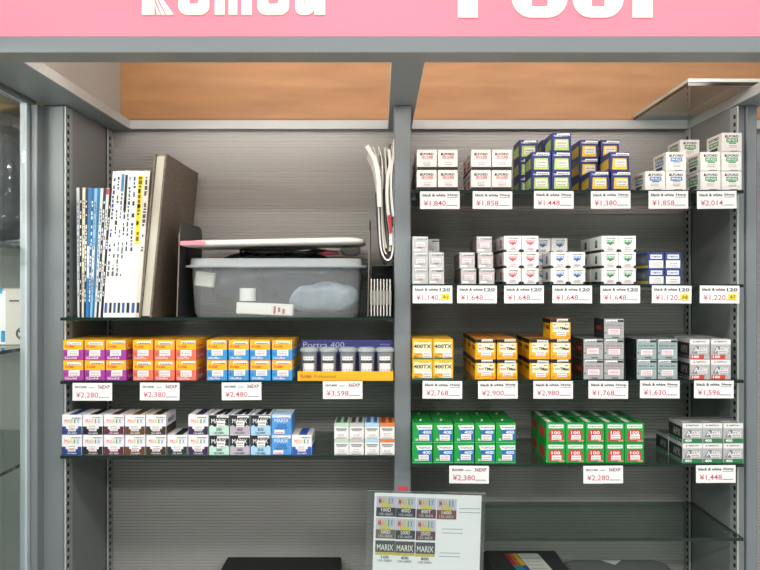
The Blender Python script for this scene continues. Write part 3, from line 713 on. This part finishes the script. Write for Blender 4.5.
for i, (c, nm, d) in enumerate(tc):
    mk = [(.08,.5,.92,.97,'e8d022')] if i == 6 else []
    if i == 3: mk.append((.1,.72,.9,.97,'2a2c30'))
    if i == 2: mk.append((.1,.86,.9,.98,'4a82b4'))
    mk += dashes(10, d, .45 if i != 6 else .52, .96)
    mk += [(.2,.03,.8,.10,'2c2c30' if i % 2 else '3a5c9c')]
    if i < 4: mk += dashes(4, '5c5c64', .28, .45)
    book(tops[i], tops[i+1], bots[i], bots[i+1], 170.3+random.uniform(-.5,.5), c, 'tall book, spine %s, %s from left among the tall ones' % (nm, ORD[i]), .21, 'tall white-spined books', marks=mk)
# brown album
A = empty('photo_album', (X(145), .0, z1)); tag(A, 'large brown leather-textured album leaning beside the tall books', 'album')
brown = noisy('54493f', '776a5c', (1,1,1), .6, .6, 220)
hh = Z(154)-z1; ox = X(145)
def lean(px0, px1, off, y0, y1, m, nm, zz0=0, zz1=1):
    c = M(); k = 15.5*S
    c.extr([(X(px0)-ox+k*zz0, hh*zz0), (X(px1)-ox+k*zz0, hh*zz0), (X(px1)-ox+k*zz1, hh*zz1), (X(px0)-ox+k*zz1, hh*zz1)], y0, y1, m); c.build(nm, A)
lean(138.8, 140.6, 0, .0, .225, brown, 'cover'); lean(149.4, 151.4, 0, .0, .225, brown, 'cover'); lean(140.7, 149.3, 0, .006, .218, mat('c9c4b4', .8), 'pages', .008, .99)
lean(139.5, 150.4, 0, .2253, .228, brown, 'spine')
# bookends
def bookend(px, Yf, ytop, depth, label, lean_px=0.0):
    t = empty('bookend', (X(px,Yf), Yf, z1)); tag(t, label, 'bookend', 'black steel bookends')
    h = Z(ytop,Yf)-z1; pts = [(0,.0)] + [(0+.0*0, h-.02)] + [(.02-.02*math.cos(math.radians(a)), h-.02+.02*math.sin(math.radians(a))) for a in range(10,91,16)] + \
        [(depth-.025+.025*math.sin(math.radians(a)), h-.025+.025*math.cos(math.radians(a))) for a in range(0,91,15)] + [(depth, 0)]
    c = M(); vs = []
    for dx in (0, .0014): vs += [(dx + lean_px*S*z/h, y, z) for y, z in pts]
    n = len(pts); m = mat('26282a', .45)
    c.raw(vs, [(i,(i+1)%n,n+(i+1)%n,n+i) for i in range(n)]+[tuple(range(n)), tuple(range(2*n-1,n-1,-1))], m); 
    c.raw([(-.0003+lean_px*S*z/h*(1), y-.0006, z) for y,z in ((0,0.001),(0,h-.02))]+[(.0016+lean_px*S*z/h, y-.0006, z) for y,z in ((0,h-.02),(0,0.001))], [(0,1,2,3)], mat('8a7f72',.4,.6))
    c.build('upright_plate', t)
    c = M(); c.box(.0015, .0015, 0, 0, 0, 0, m) if False else None
    c.box(.0016, .006, .002, depth-.01, 0, .0012, m); c.build('foot', t)
bookend(176.6, .012, 221, .165, 'black bookend between the brown album and plastic bin', 3)
bookend(367.5, .03, 219, .12, 'black bookend right of the plastic bin', 2)

# ------------------------------------------------------------------ plastic bin
def rrect(cx, cy, hx, hy, r, z, n=6, ):
    out = []
    for (sx, sy, a0) in ((1,1,0),(-1,1,90),(-1,-1,180),(1,-1,270)):
        for k in range(n+1):
            a = math.radians(a0+90*k/n); out.append((cx+sx*(hx-r)+r*math.cos(a), cy+sy*(hy-r)+r*math.sin(a), z))
    return out
BX, BY = X(272.6), .112
B = empty('plastic_bin', (BX, BY, z1)); tag(B, 'translucent plastic storage bin filled with black cables and packets', 'storage bin')
milky = glassy('x', tint='f4f8fa', rough=.18, diffuse='f4f8fa', dfac=.22)
rimm = glassy('x', tint='eef2f4', rough=.2, diffuse='eef3f4', dfac=.45)
hb = Z(258,.012)-z1; hx = 85.6*S
b = M()
out = [(hx*.97,.088,.0),(hx*.995,.091,.007),(hx*1.002,.094,.03),(hx*1.012,.096,hb*.6),(hx*1.02,.097,hb*.93)]
b.loft([rrect(0,0,a,c,.034,z) for a,c,z in out], milky, cap0=True, cap1=False)
b.build('tub', B)
b = M(); o_, i_ = (hx*1.095,.104), (hx*1.02,.097)
rings = [rrect(0,0,hx*1.021,.0975,.034,hb*.84), rrect(0,0,hx*1.095,.104,.038,hb*.84), rrect(0,0,hx*1.10,.1045,.038,hb*.875), rrect(0,0,hx*1.045,.0995,.036,hb*.885), rrect(0,0,hx*1.035,.099,.036,hb*.995), rrect(0,0,hx*1.01,.095,.034,hb*.995), rrect(0,0,hx*1.01,.095,.034,hb*.9)]
b.loft(rings, rimm, cap0=False, cap1=False); b.build('rim', B)
# lid, tilted on the heap
lidm = mat('d8d6cd', .35); zl = Z(240.5,.0)
Lo = empty('bin_lid', (X(271,.01), .110, zl)); Lo.rotation_euler = (math.radians(1.0), math.radians(-1.1), 0); tag(Lo, 'off-white plastic lid lying loose on the heaped storage bin', 'lid')
b = M(); lx = 93.5*S
b.loft([rrect(0,0,lx*.93,.096,.03,-.006), rrect(0,0,lx*.99,.106,.038,-.0045), rrect(0,0,lx*1.0,.1075,.038,-.001), rrect(0,0,lx*.99,.106,.038,.0025), rrect(0,0,lx*.95,.101,.034,.004), rrect(0,0,lx*.90,.094,.03,.0055)], lidm)
b.build('panel', Lo)
b = M(); b.loft([[(x, -.1095+.0*k, z) for x, z in ()] for k in range(0)], lidm) if False else None
b.box(-lx*.96, -lx*.70, -.112, -.1078, -.004, .004, mat('e58a98', .4), .001); b.build('pink_clip', Lo)
# contents
def blob(name, loc, sx, sy, sz, m, label, cat, seed=1, amp=.18, group=None):
    bm = bmesh.new(); bmesh.ops.create_icosphere(bm, subdivisions=4, radius=1)
    rr = random.Random(seed); fr = [(Vector((rr.uniform(-4,4) for _ in range(3))), rr.uniform(0,6)) for _ in range(9)]
    for v in bm.verts:
        n = sum(abs(math.sin(f.dot(v.co)+p)) for f, p in fr)/9
        v.co = v.co*(1-amp+amp*2*n); c = v.co
        v.co = Vector((math.copysign(abs(c.x)**.75, c.x)*sx, math.copysign(abs(c.y)**.75, c.y)*sy, math.copysign(abs(c.z)**.8, c.z)*sz))
    me = bpy.data.meshes.new(name); bm.to_mesh(me); bm.free(); me.materials.append(m)
    for p in me.polygons: p.use_smooth = True
    o = bpy.data.objects.new(name, me); COL.objects.link(o); o.location = loc; tag(o, label, cat, group); return o
bagm = noisy('16181b', '343a42', (1,1,1), .25, .9, 28)  # blue-grey tone paints highlights into the black
blob('black_bag', (BX-.008, BY, z1+.062), .118, .074, .054, bagm, 'crumpled black bag filling the storage bin', 'bag', 3)
# rounded heap of cables
cabm = mat('0f1012', .3)
t = M(); rr = random.Random(4)
for k in range(7):
    pts = []; ph = rr.uniform(0,6); a = rr.uniform(.03,.055); cx = BX + rr.uniform(-.05,.055)
    for q in range(41):
        an = ph+q/40*6.28*1.1
        pts.append((cx+a*math.cos(an)*1.1, BY-.03+.045*math.sin(an), Z(252.6,.08)+.000+.003*math.sin(3*an+k)+.0005*k))
    t.tube(pts, .0021, cabm)
tag(t.build('cable_bundle'), 'black cables coiled on top of the heap in the bin', 'cable')
b = M(); b.box(-.046,.052,-.011,.011,0,.020, mat('eeeae0',.5), .0015); f = Face(b, (-.046,-.011,0),(.098,0,0),(0,0,.020),(0,-1,0))
f.rect(.66,.15,.70,.8,'b0383c'); f.rect(.74,.3,.78,.7,'b0383c'); f.rect(.82,.15,.86,.6,'b0383c')
o = b.build('paper_box', loc=(X(262,.02), .036, z1+.0035)); o.rotation_euler = (0,math.radians(2.5),0); tag(o, 'small long white box with red marks low in the bin', 'box')
b = M(); b.cyl(0,0,0,.022,.014,mat('e6e4dc',.5),24); o = b.build('label_roll', loc=(X(247,.03), .037, z1+.0275)); tag(o, 'small white cylindrical roll inside the bin above the long box', 'roll')
b = M(); b.box(-.017,.017,-.01,.01,0,.026, mat('dedacb',.6), .002); o = b.build('packet', loc=(X(204.5,.05), .052, z1+.052)); o.rotation_euler=(0,.12,0); tag(o, 'cream packet inside the upper left of the bin', 'packet')
blob('plastic_pouch', (X(322,.05), .056, z1+.034), .060, .020, .026, noisy('7d868d','98a2a9',(1,1,1),.3,.8,40), 'pale grey-blue pouch inside the right of the bin', 'pouch', 8, .2)
blob('red_pouch', (X(328,.06), .07, Z(252.5,.06)), .018, .014, .0045, mat('c8505a',.4), 'small red packet on top of the heap in the bin', 'packet', 9, .08)
blob('clear_bag', (X(350,.08), .11, Z(250,.08)), .018, .03, .010, glassy('x', tint='e2e6e6', rough=.15, diffuse='c8c8c4', dfac=.3), 'crumpled clear plastic bag at the right end of the bin', 'bag', 12, .2)

# ------------------------------------------------------------------ hanging paper sheaves by the post
Hb = empty('paper_folder', (X(386), .03, Z(262))); Hb.location = (0,0,0); tag(Hb, 'sheaf of white paper folders hanging against the middle post', 'folder')
def sheet(pts, th, m, y0, y1, nm='sheet', curl=0):
    """smooth polyline (pixels) thickened and extruded in depth, with a curl"""
    P = []
    for i in range(len(pts)-1):
        p0 = pts[max(i-1,0)]; p1 = pts[i]; p2 = pts[i+1]; p3 = pts[min(i+2,len(pts)-1)]
        for k in range(6):
            t = k/6; P.append(tuple(.5*((2*p1[j])+(-p0[j]+p2[j])*t+(2*p0[j]-5*p1[j]+4*p2[j]-p3[j])*t*t+(-p0[j]+3*p1[j]-3*p2[j]+p3[j])*t**3) for j in (0,1)))
    P.append(pts[-1]); A_ = []; B_ = []
    for i, p in enumerate(P):
        q0 = Vector(P[max(i-1,0)]); q1 = Vector(P[min(i+1,len(P)-1)]); d = (q1-q0).normalized(); n = Vector((-d.y, d.x))*th/2
        A_.append((X(p[0]+n.x), Z(p[1]+n.y))); B_.append((X(p[0]-n.x), Z(p[1]-n.y)))
    pr = A_+B_[::-1]; n = len(pr); zt = max(q[1] for q in pr); zb = min(q[1] for q in pr)
    c = M(); vs = [(a, y0, z) for a, z in pr]+[(a-curl*S*((z-zb)/(zt-zb))**1.5, y1, z) for a, z in pr]
    c.raw(vs, [(i,(i+1)%n,n+(i+1)%n,n+i) for i in range(n)]+[tuple(range(n)), tuple(range(2*n-1, n-1, -1))], m); c.build(nm, Hb)
pm = mat('e6e3dc', .6); pm2 = mat('c9c4b6', .6); pm3 = mat('9aa9b2', .5); dk = mat('22262e', .5)
sheet([(369,144),(374.5,158),(377.5,180),(378.8,215),(380.5,245),(384.5,257),(389.5,259),(393,250),(393.6,225)], 1.5, pm, .035, .15, curl=3)
sheet([(366.3,142.5),(371,150),(375.5,160),(378.6,178),(379.2,205)], 4.2, mat('efece6',.6), .030, .034); sheet([(373,143),(377,160),(379.2,200)], 1.2, pm, .035, .13, curl=5)
sheet([(375.5,190),(377,220),(379.5,246),(383,259.5),(387,261.5)], .9, dk, .034, .18)
sheet([(378.5,142),(382,158),(382,185),(381.6,215),(383.6,245),(386.5,253)], 1.1, pm, .04, .16)
sheet([(385,143),(386.2,165),(387.6,185),(387.2,205),(390.8,235),(390,250)], 2.2, pm2, .04, .16)
sheet([(393,140),(393.6,155),(390.4,172),(388.9,186),(391.8,208),(393.6,222)], 2.8, pm2, .05, .16)
sheet([(380.2,170),(379.9,195),(381,220),(382.5,240)], .8, dk, .045, .15)
sheet([(383.8,185),(384.8,215),(386.4,240)], 1.3, mat('2c3038',.5), .05, .15)
sheet([(393.4,165),(394,200),(394.1,244)], .8, pm3, .034, .17)
sheet([(376,150),(379.6,170),(381.4,195),(383,225),(386,247)], 2.6, pm2, .045, .14, curl=5)
sheet([(389,146),(390.5,160),(387.8,176),(387.4,200),(390.6,226),(391,244)], 3.0, pm, .030, .12, curl=3)
sheet([(395.3,135),(394,152),(391.6,168),(391.4,190),(393.6,215)], 2.4, pm, .032, .12, curl=2)
b = M(); b.extr([(X(387.6),Z(214)),(X(391.0),Z(213)),(X(392.6),Z(231)),(X(389.6),Z(233))], .0275, .029, mat('b5323a',.5)); b.build('red_print', Hb)
b = M(); b.box(X(389), X(394.4), .06, .064, Z(148), Z(138), mat('77786f',.4,.7)); b.build('hanger_clip', Hb)
# slim cases
for i in range(7):
    px = 371.2+i*3.15
    t = empty('disc_case', (X(px), .012, z1)); tag(t, 'slim black case with white edge, %s from left beside the middle post' % ORD[i], 'case', 'slim cases on the upper left shelf')
    hC = (317.5-277)*S; c = M(); c.box(-.0022,.0022,0,.11,0,hC*.94, black, .0003)
    c.build('case', t); c = M(); lx_ = .0009
    c.box(-lx_, lx_, -.0008, -.0001, .002, hC*.95, mat('c9c7c0',.5)); c.box(-.0021, .0021, -.0016, -.0009, hC*.3, hC*.66, mat('96948e',.5)); c.build('paper_edge', t)
b = M(); b.box(X(371.5,.06), X(394,.06)-.001, .13, .2, z1, Z(266,.13), mat('1c1d1f',.4), .001); f = Face(b, (X(372,.13),.13,Z(275,.13)), (.03,0,0),(0,0,.006),(0,-1,0)); f.rect(.2,.2,.8,.5,'4a4c50')
tag(b.build('black_box'), 'black box standing behind the slim cases', 'box')

# ------------------------------------------------------------------ chart in acrylic holder
cy = -.06; zc0 = zdeck+.0006
Cb = empty('film_chart', (X(423,cy), cy, zc0)); Cb.rotation_euler = (0, math.radians(1.6), 0)
tag(Cb, 'white chart of ten film labels leaning in a clear holder', 'chart')
W = 107*S*(DC+cy)/DC; Hc = Z(494,cy)-zc0
b = M(); b.box(-W/2, W/2, 0, .0012, .002, Hc, mat('f6f5f4', .5))
f = Face(b, (-W/2,0,.002), (W,0,0), (0,0,Hc-.002), (0,-1,0))
pxh = (Hc-.002)/(S*(DC+cy)/DC)
def cell(u0, py, wpx, c, num, dark=False, lab='135-36EX'):
    v1 = 1-(py)/pxh; v0 = v1-20.5/pxh; du = wpx/109; dv = v1-v0
    if not dark:
        f.rect(u0, v0, u0+du, v1, 'c9c8d0', k=1); f.rect(u0, v0, u0+du, v0+dv*.44, c, k=2)
        f.rect(u0+du*.22, v0+dv*.44, u0+du*.75, v0+dv*.60, 'd8c84a', k=3)
        for i, ch in enumerate('MARIX'): f.text(ch, u0+du*(.12+.155*i+(.03 if ch=='I' else 0)), v0+dv*.62, u0+du*(.25+.155*i-(.04 if ch=='I' else 0)), v0+dv*.92, MC[i], .01, k=4)
        f.text(num, u0+du*.25, v0+dv*.24, u0+du*.75, v0+dv*.42, 'e6e2dc', .02, k=4); f.text(lab, u0+du*.14, v0+dv*.06, u0+du*.86, v0+dv*.19, 'd0ccc6', .01, k=4)
    else:
        f.rect(u0, v0+dv*.3, u0+du, v1, c, k=1); f.rect(u0+du*.0, v0+dv*.30, u0+du, v0+dv*.44, 'c9b84a', k=2); f.text('MARIX', u0+du*.08, v0+dv*.52, u0+du*.92, v0+dv*.82, 'eeeeea', .01, k=4)
        f.text(num, u0+du*.3, v0+dv*.12, u0+du*.7, v0+dv*.27, '3c5a50', .02, k=4); f.text(lab, u0+du*.14, v0-dv*.03, u0+du*.86, v0+dv*.08, '4c5a58', .01, k=4)
for u, c, n_ in ((.02,'1f2a44','100D'),(.205,'1c2038','400D'),(.395,'5a2a3c','800T'),(.585,'7a4438','1600')): cell(u, 3+u*2, 20, c, n_)
for u, c, n_ in ((.02,'6a6450','500D'),(.205,'24303a','200D'),(.395,'5c3844','250D')): cell(u, 25+u*2, 20, c, n_)
for u, c, n_ in ((.02,'3c4a48','100'),(.205,'4c4244','400'),(.395,'3a4650','800')): cell(u, 47.5+u*2, 20, c, n_, True)
for (u, p) in ((.80,13),(.80,17),(.64,34),(.64,38),(.62,58),(.62,61.5)):
    x = u
    while x < u+.17: f.rect(x, 1-p/pxh-.004, x+.022, 1-p/pxh, '8c8c8c', k=1); x += .028
b.build('printed_sheet', Cb)
b = M(); b.box(-W/2-.012, W/2+.006, -.0042, -.002, 0, Hc+.004, clear, 0, mats={'T': mat('8fa39a',.2)}); b.box(-W/2-.012, W/2+.006, .0022, .0042, 0, Hc+.004, clear)
b.box(-W/2-.012, W/2+.006, -.03, .06, -.0004, .0022, clear); b.build('acrylic_holder', Cb)

# ------------------------------------------------------------------ cases on the lower deck
zt = ZH-318*S
K = M(); x0, x1 = X(227.5,.235), X(341.5,.235)
K.box(x0, x1, -.02, .235, zdeck+.0003, ZH-321*S, mat('161617', .6), .002); K.box(x0, x1, -.0207, -.0203, zdeck+.04, zdeck+.043, mat('2c2c2e',.5)); K.box((x0+x1)/2-.02,(x0+x1)/2+.02,-.026,-.0208,zdeck+.03,zdeck+.05, mat('3a3a3c',.4,.5), .001)
tag(K.build('carrying_case'), 'flat black case lying on the base deck of the left bay', 'case')
K = M(); a0, a1 = X(483,.235), X(556,.235)
K.box(a0, a1, -.02, .235, zdeck+.0003, ZH-313*S, mat('2c2d2e', .5), .004); Tt = Face(K, (X(500,.24), -.02, ZH-313*S), (.085,0,0), (0,.235,0), (0,0,1))
o_ = K
zz = ZH-313*S
L_ = Face(K, (X(502,.235), .215, zz), (.012,0,0), (.018,-.16,0), (0,0,1))
for i, c in enumerate(('a8283a','c9622c','d8b42c')): L_.poly([(i*.7,0),((i+1)*.7,0),((i+1)*.7,.4),(i*.7,.4)], c, k=1)
for i, c in enumerate(('2c8c6c','2c7ca8','4a4a8c')): L_.poly([(i*.7,.4),((i+1)*.7,.4),((i+1)*.7,1),(i*.7,1)], c, k=1)
L_.poly([(2.2,0),(5.6,0),(5.6,1),(2.2,1)], 'dddbd2', k=1)
for i in range(8): L_.poly([(2.5,.05+i*.11),(2.5+2.2+random.random()*1.2,.05+i*.11),(2.5+2.2,.065+i*.11),(2.5,.065+i*.11)], '9a9a96', k=2)
tag(K.build('printer_case'), 'dark case with rainbow-striped white label behind the chart on the deck', 'case')
K = M(); K.loft([rrect(X(622,.15), .13, .105, .09, .02, z) for z in (zdeck+.0003, ZH-330*S)]+[rrect(X(622,.15), .13, .101, .086, .02, ZH-322*S), rrect(X(622,.15), .13, .092, .078, .02, ZH-319*S)], mat('6a6b6b',.45))
K.poly([(X(601,.2),.205,ZH-318.6*S),(X(612,.2),.18,ZH-318.6*S),(X(622,.2),.205,ZH-318.6*S)], mat('d8d8d4',.5))
tag(K.build('equipment_cover'), 'rounded grey cover with a white slip on the right of the deck', 'cover')

# ------------------------------------------------------------------ neighbouring glass cabinet on the left
Q = empty('display_cabinet', (0,0,0)); tag(Q, 'glass-sided grey display cabinet standing left of the shelving', 'cabinet')
xg = -352*S
al = mat('b4bcc1', .6)
b = M(); b.box(-351.4*S, -344.4*S, .006, .05, .0, zbeam-.004, grey, .001); b.build('corner_post', Q)       # strip 36-42
b = M(); b.box(-351.2*S, -345.0*S, -.62, .0055, zbeam-.006, zbeam+.010, grey_d, .0008); b.build('outer_rail', Q)
ztr = ZH+181*S
b = M(); b.box(-359*S, -351.8*S, -.004, .014, .1, ztr+.012, al, .0008); b.build('door_stile', Q)           # strip 29-36
b = M(); b.box(-359*S, -351.8*S, -.62, -.0045, ztr, ztr+.016, al, .0008); b.build('door_rail', Q)
b = M(); b.box(-356*S, -354*S, -.62, -.0045, .12, ztr-.0005, clear); b.build('side_glass', Q)
b = M(); b.box(-1.35, -345*S, YB+.06, YB+.075, .0, 2.2, ribbed)
b.build('back_panel', Q)
b = M(); b.box(-1.35, -345*S, -.62, YB+.06, ztr+.02, ztr+.03, mat('a89878',.7)); b.build('top_panel', Q)
for nm, z in (('upper', Z(345.5,.05)), ('lower', Z(464)), ('base', Z(690))):
    b = M(); b.box(-1.3, -361*S, -.5, YB+.058, z-.006, z, shelf_glass if nm != 'base' else grey_d, 0, mats={'F': edge_glass, 'R': edge_glass} if nm != 'base' else None)
    b.build('glass_shelf', Q)
zu = Z(345.5,.05)+.0002
b = M(); xa, xb = X(-40,.06), X(31.5,.06)
b.box(xa, xb, .06, .2, zu, Z(288,.06), mat('cfcac0',.5), .001)
f = Face(b, (X(0,.06),.06,zu), (X(31.5,.06)-X(0,.06),0,0), (0,0,Z(288,.06)-zu), (0,-1,0))
f.rect(.0,.02,.18,.95,'e9eef0'); f.rect(.03,.05,.17,.25,'2c8cc0'); f.rect(-.02,.9,.08,1,'2c9cd0'); f.text('SWITCH' if False else '( )', .5,.10,.95,.3,'2c2a28',.01); f.rect(.62,.10,.82,.16,'2c2a28'); f.rect(.6,.22,.85,.26,'2c2a28')
f.rect(.3,.76,.62,.79,'55524c'); f.rect(.68,.76,.85,.79,'8c8880')
tag(b.build('white_box'), 'white product box with blue edge on the left cabinet shelf', 'box')
# plastic wrapped goods on an upper shelf
zs = Z(247,.05)
b = M(); b.box(-1.3, -361*S, -.05, YB+.058, zs-.006, zs, shelf_glass, 0, mats={'F': edge_glass,'R':edge_glass}); b.build('glass_shelf', Q)
blob('wrapped_bag', (-.728, .14, Z(182,.12)), .095, .085, .105, noisy('1c2026','343a42',(1,1,1),.18,1.0,30), 'dark bag wrapped in shiny plastic inside the left cabinet', 'bag', 21, .10)
b = M(); b.box(X(-35,.1), X(34,.1), .09, .2, zs+.0002, zs+.012, mat('2c2e30',.4), .002); tag(b.build('black_tray'), 'flat black tray under the wrapped bag in the cabinet', 'tray')
wrapm = glassy('x', tint='f2f4f4', rough=.12, ior=1.75, diffuse='ffffff', dfac=.10, bump=True)
wr = blob('plastic_wrap', (-.728, .135, Z(178,.12)), .105, .098, .118, wrapm, 'loose clear plastic wrap around the dark bag in the cabinet', 'plastic wrap', 33, .22)
blob('brown_paper', (-.725, .13, Z(97,.13)), .08, .07, .028, noisy('b89466','dcbc8c',(1,1,1),.6,.8,30), 'crumpled brown paper above the wrapped bag in the cabinet', 'paper', 41, .2)

t = empty('fluorescent_lamp', (0,0,0)); tag(t, 'unseen fluorescent tube added to brighten the inside of the left glass cabinet', 'lamp')  # unseen tube and fitting, added to brighten the cabinet interior
b = M(); rings = [[(x, -.42+.012*math.cos(2*math.pi*k/14), ztr-.02+.012*math.sin(2*math.pi*k/14)) for k in range(14)] for x in (-1.28, -.70)]
b.loft(rings, mat('fffaf2', .4, emit=130)); b.build('tube', t)
b = M(); b.box(-1.3, -.68, -.44, -.40, ztr-.006, ztr+.018, white, .001); b.build('fitting', t)
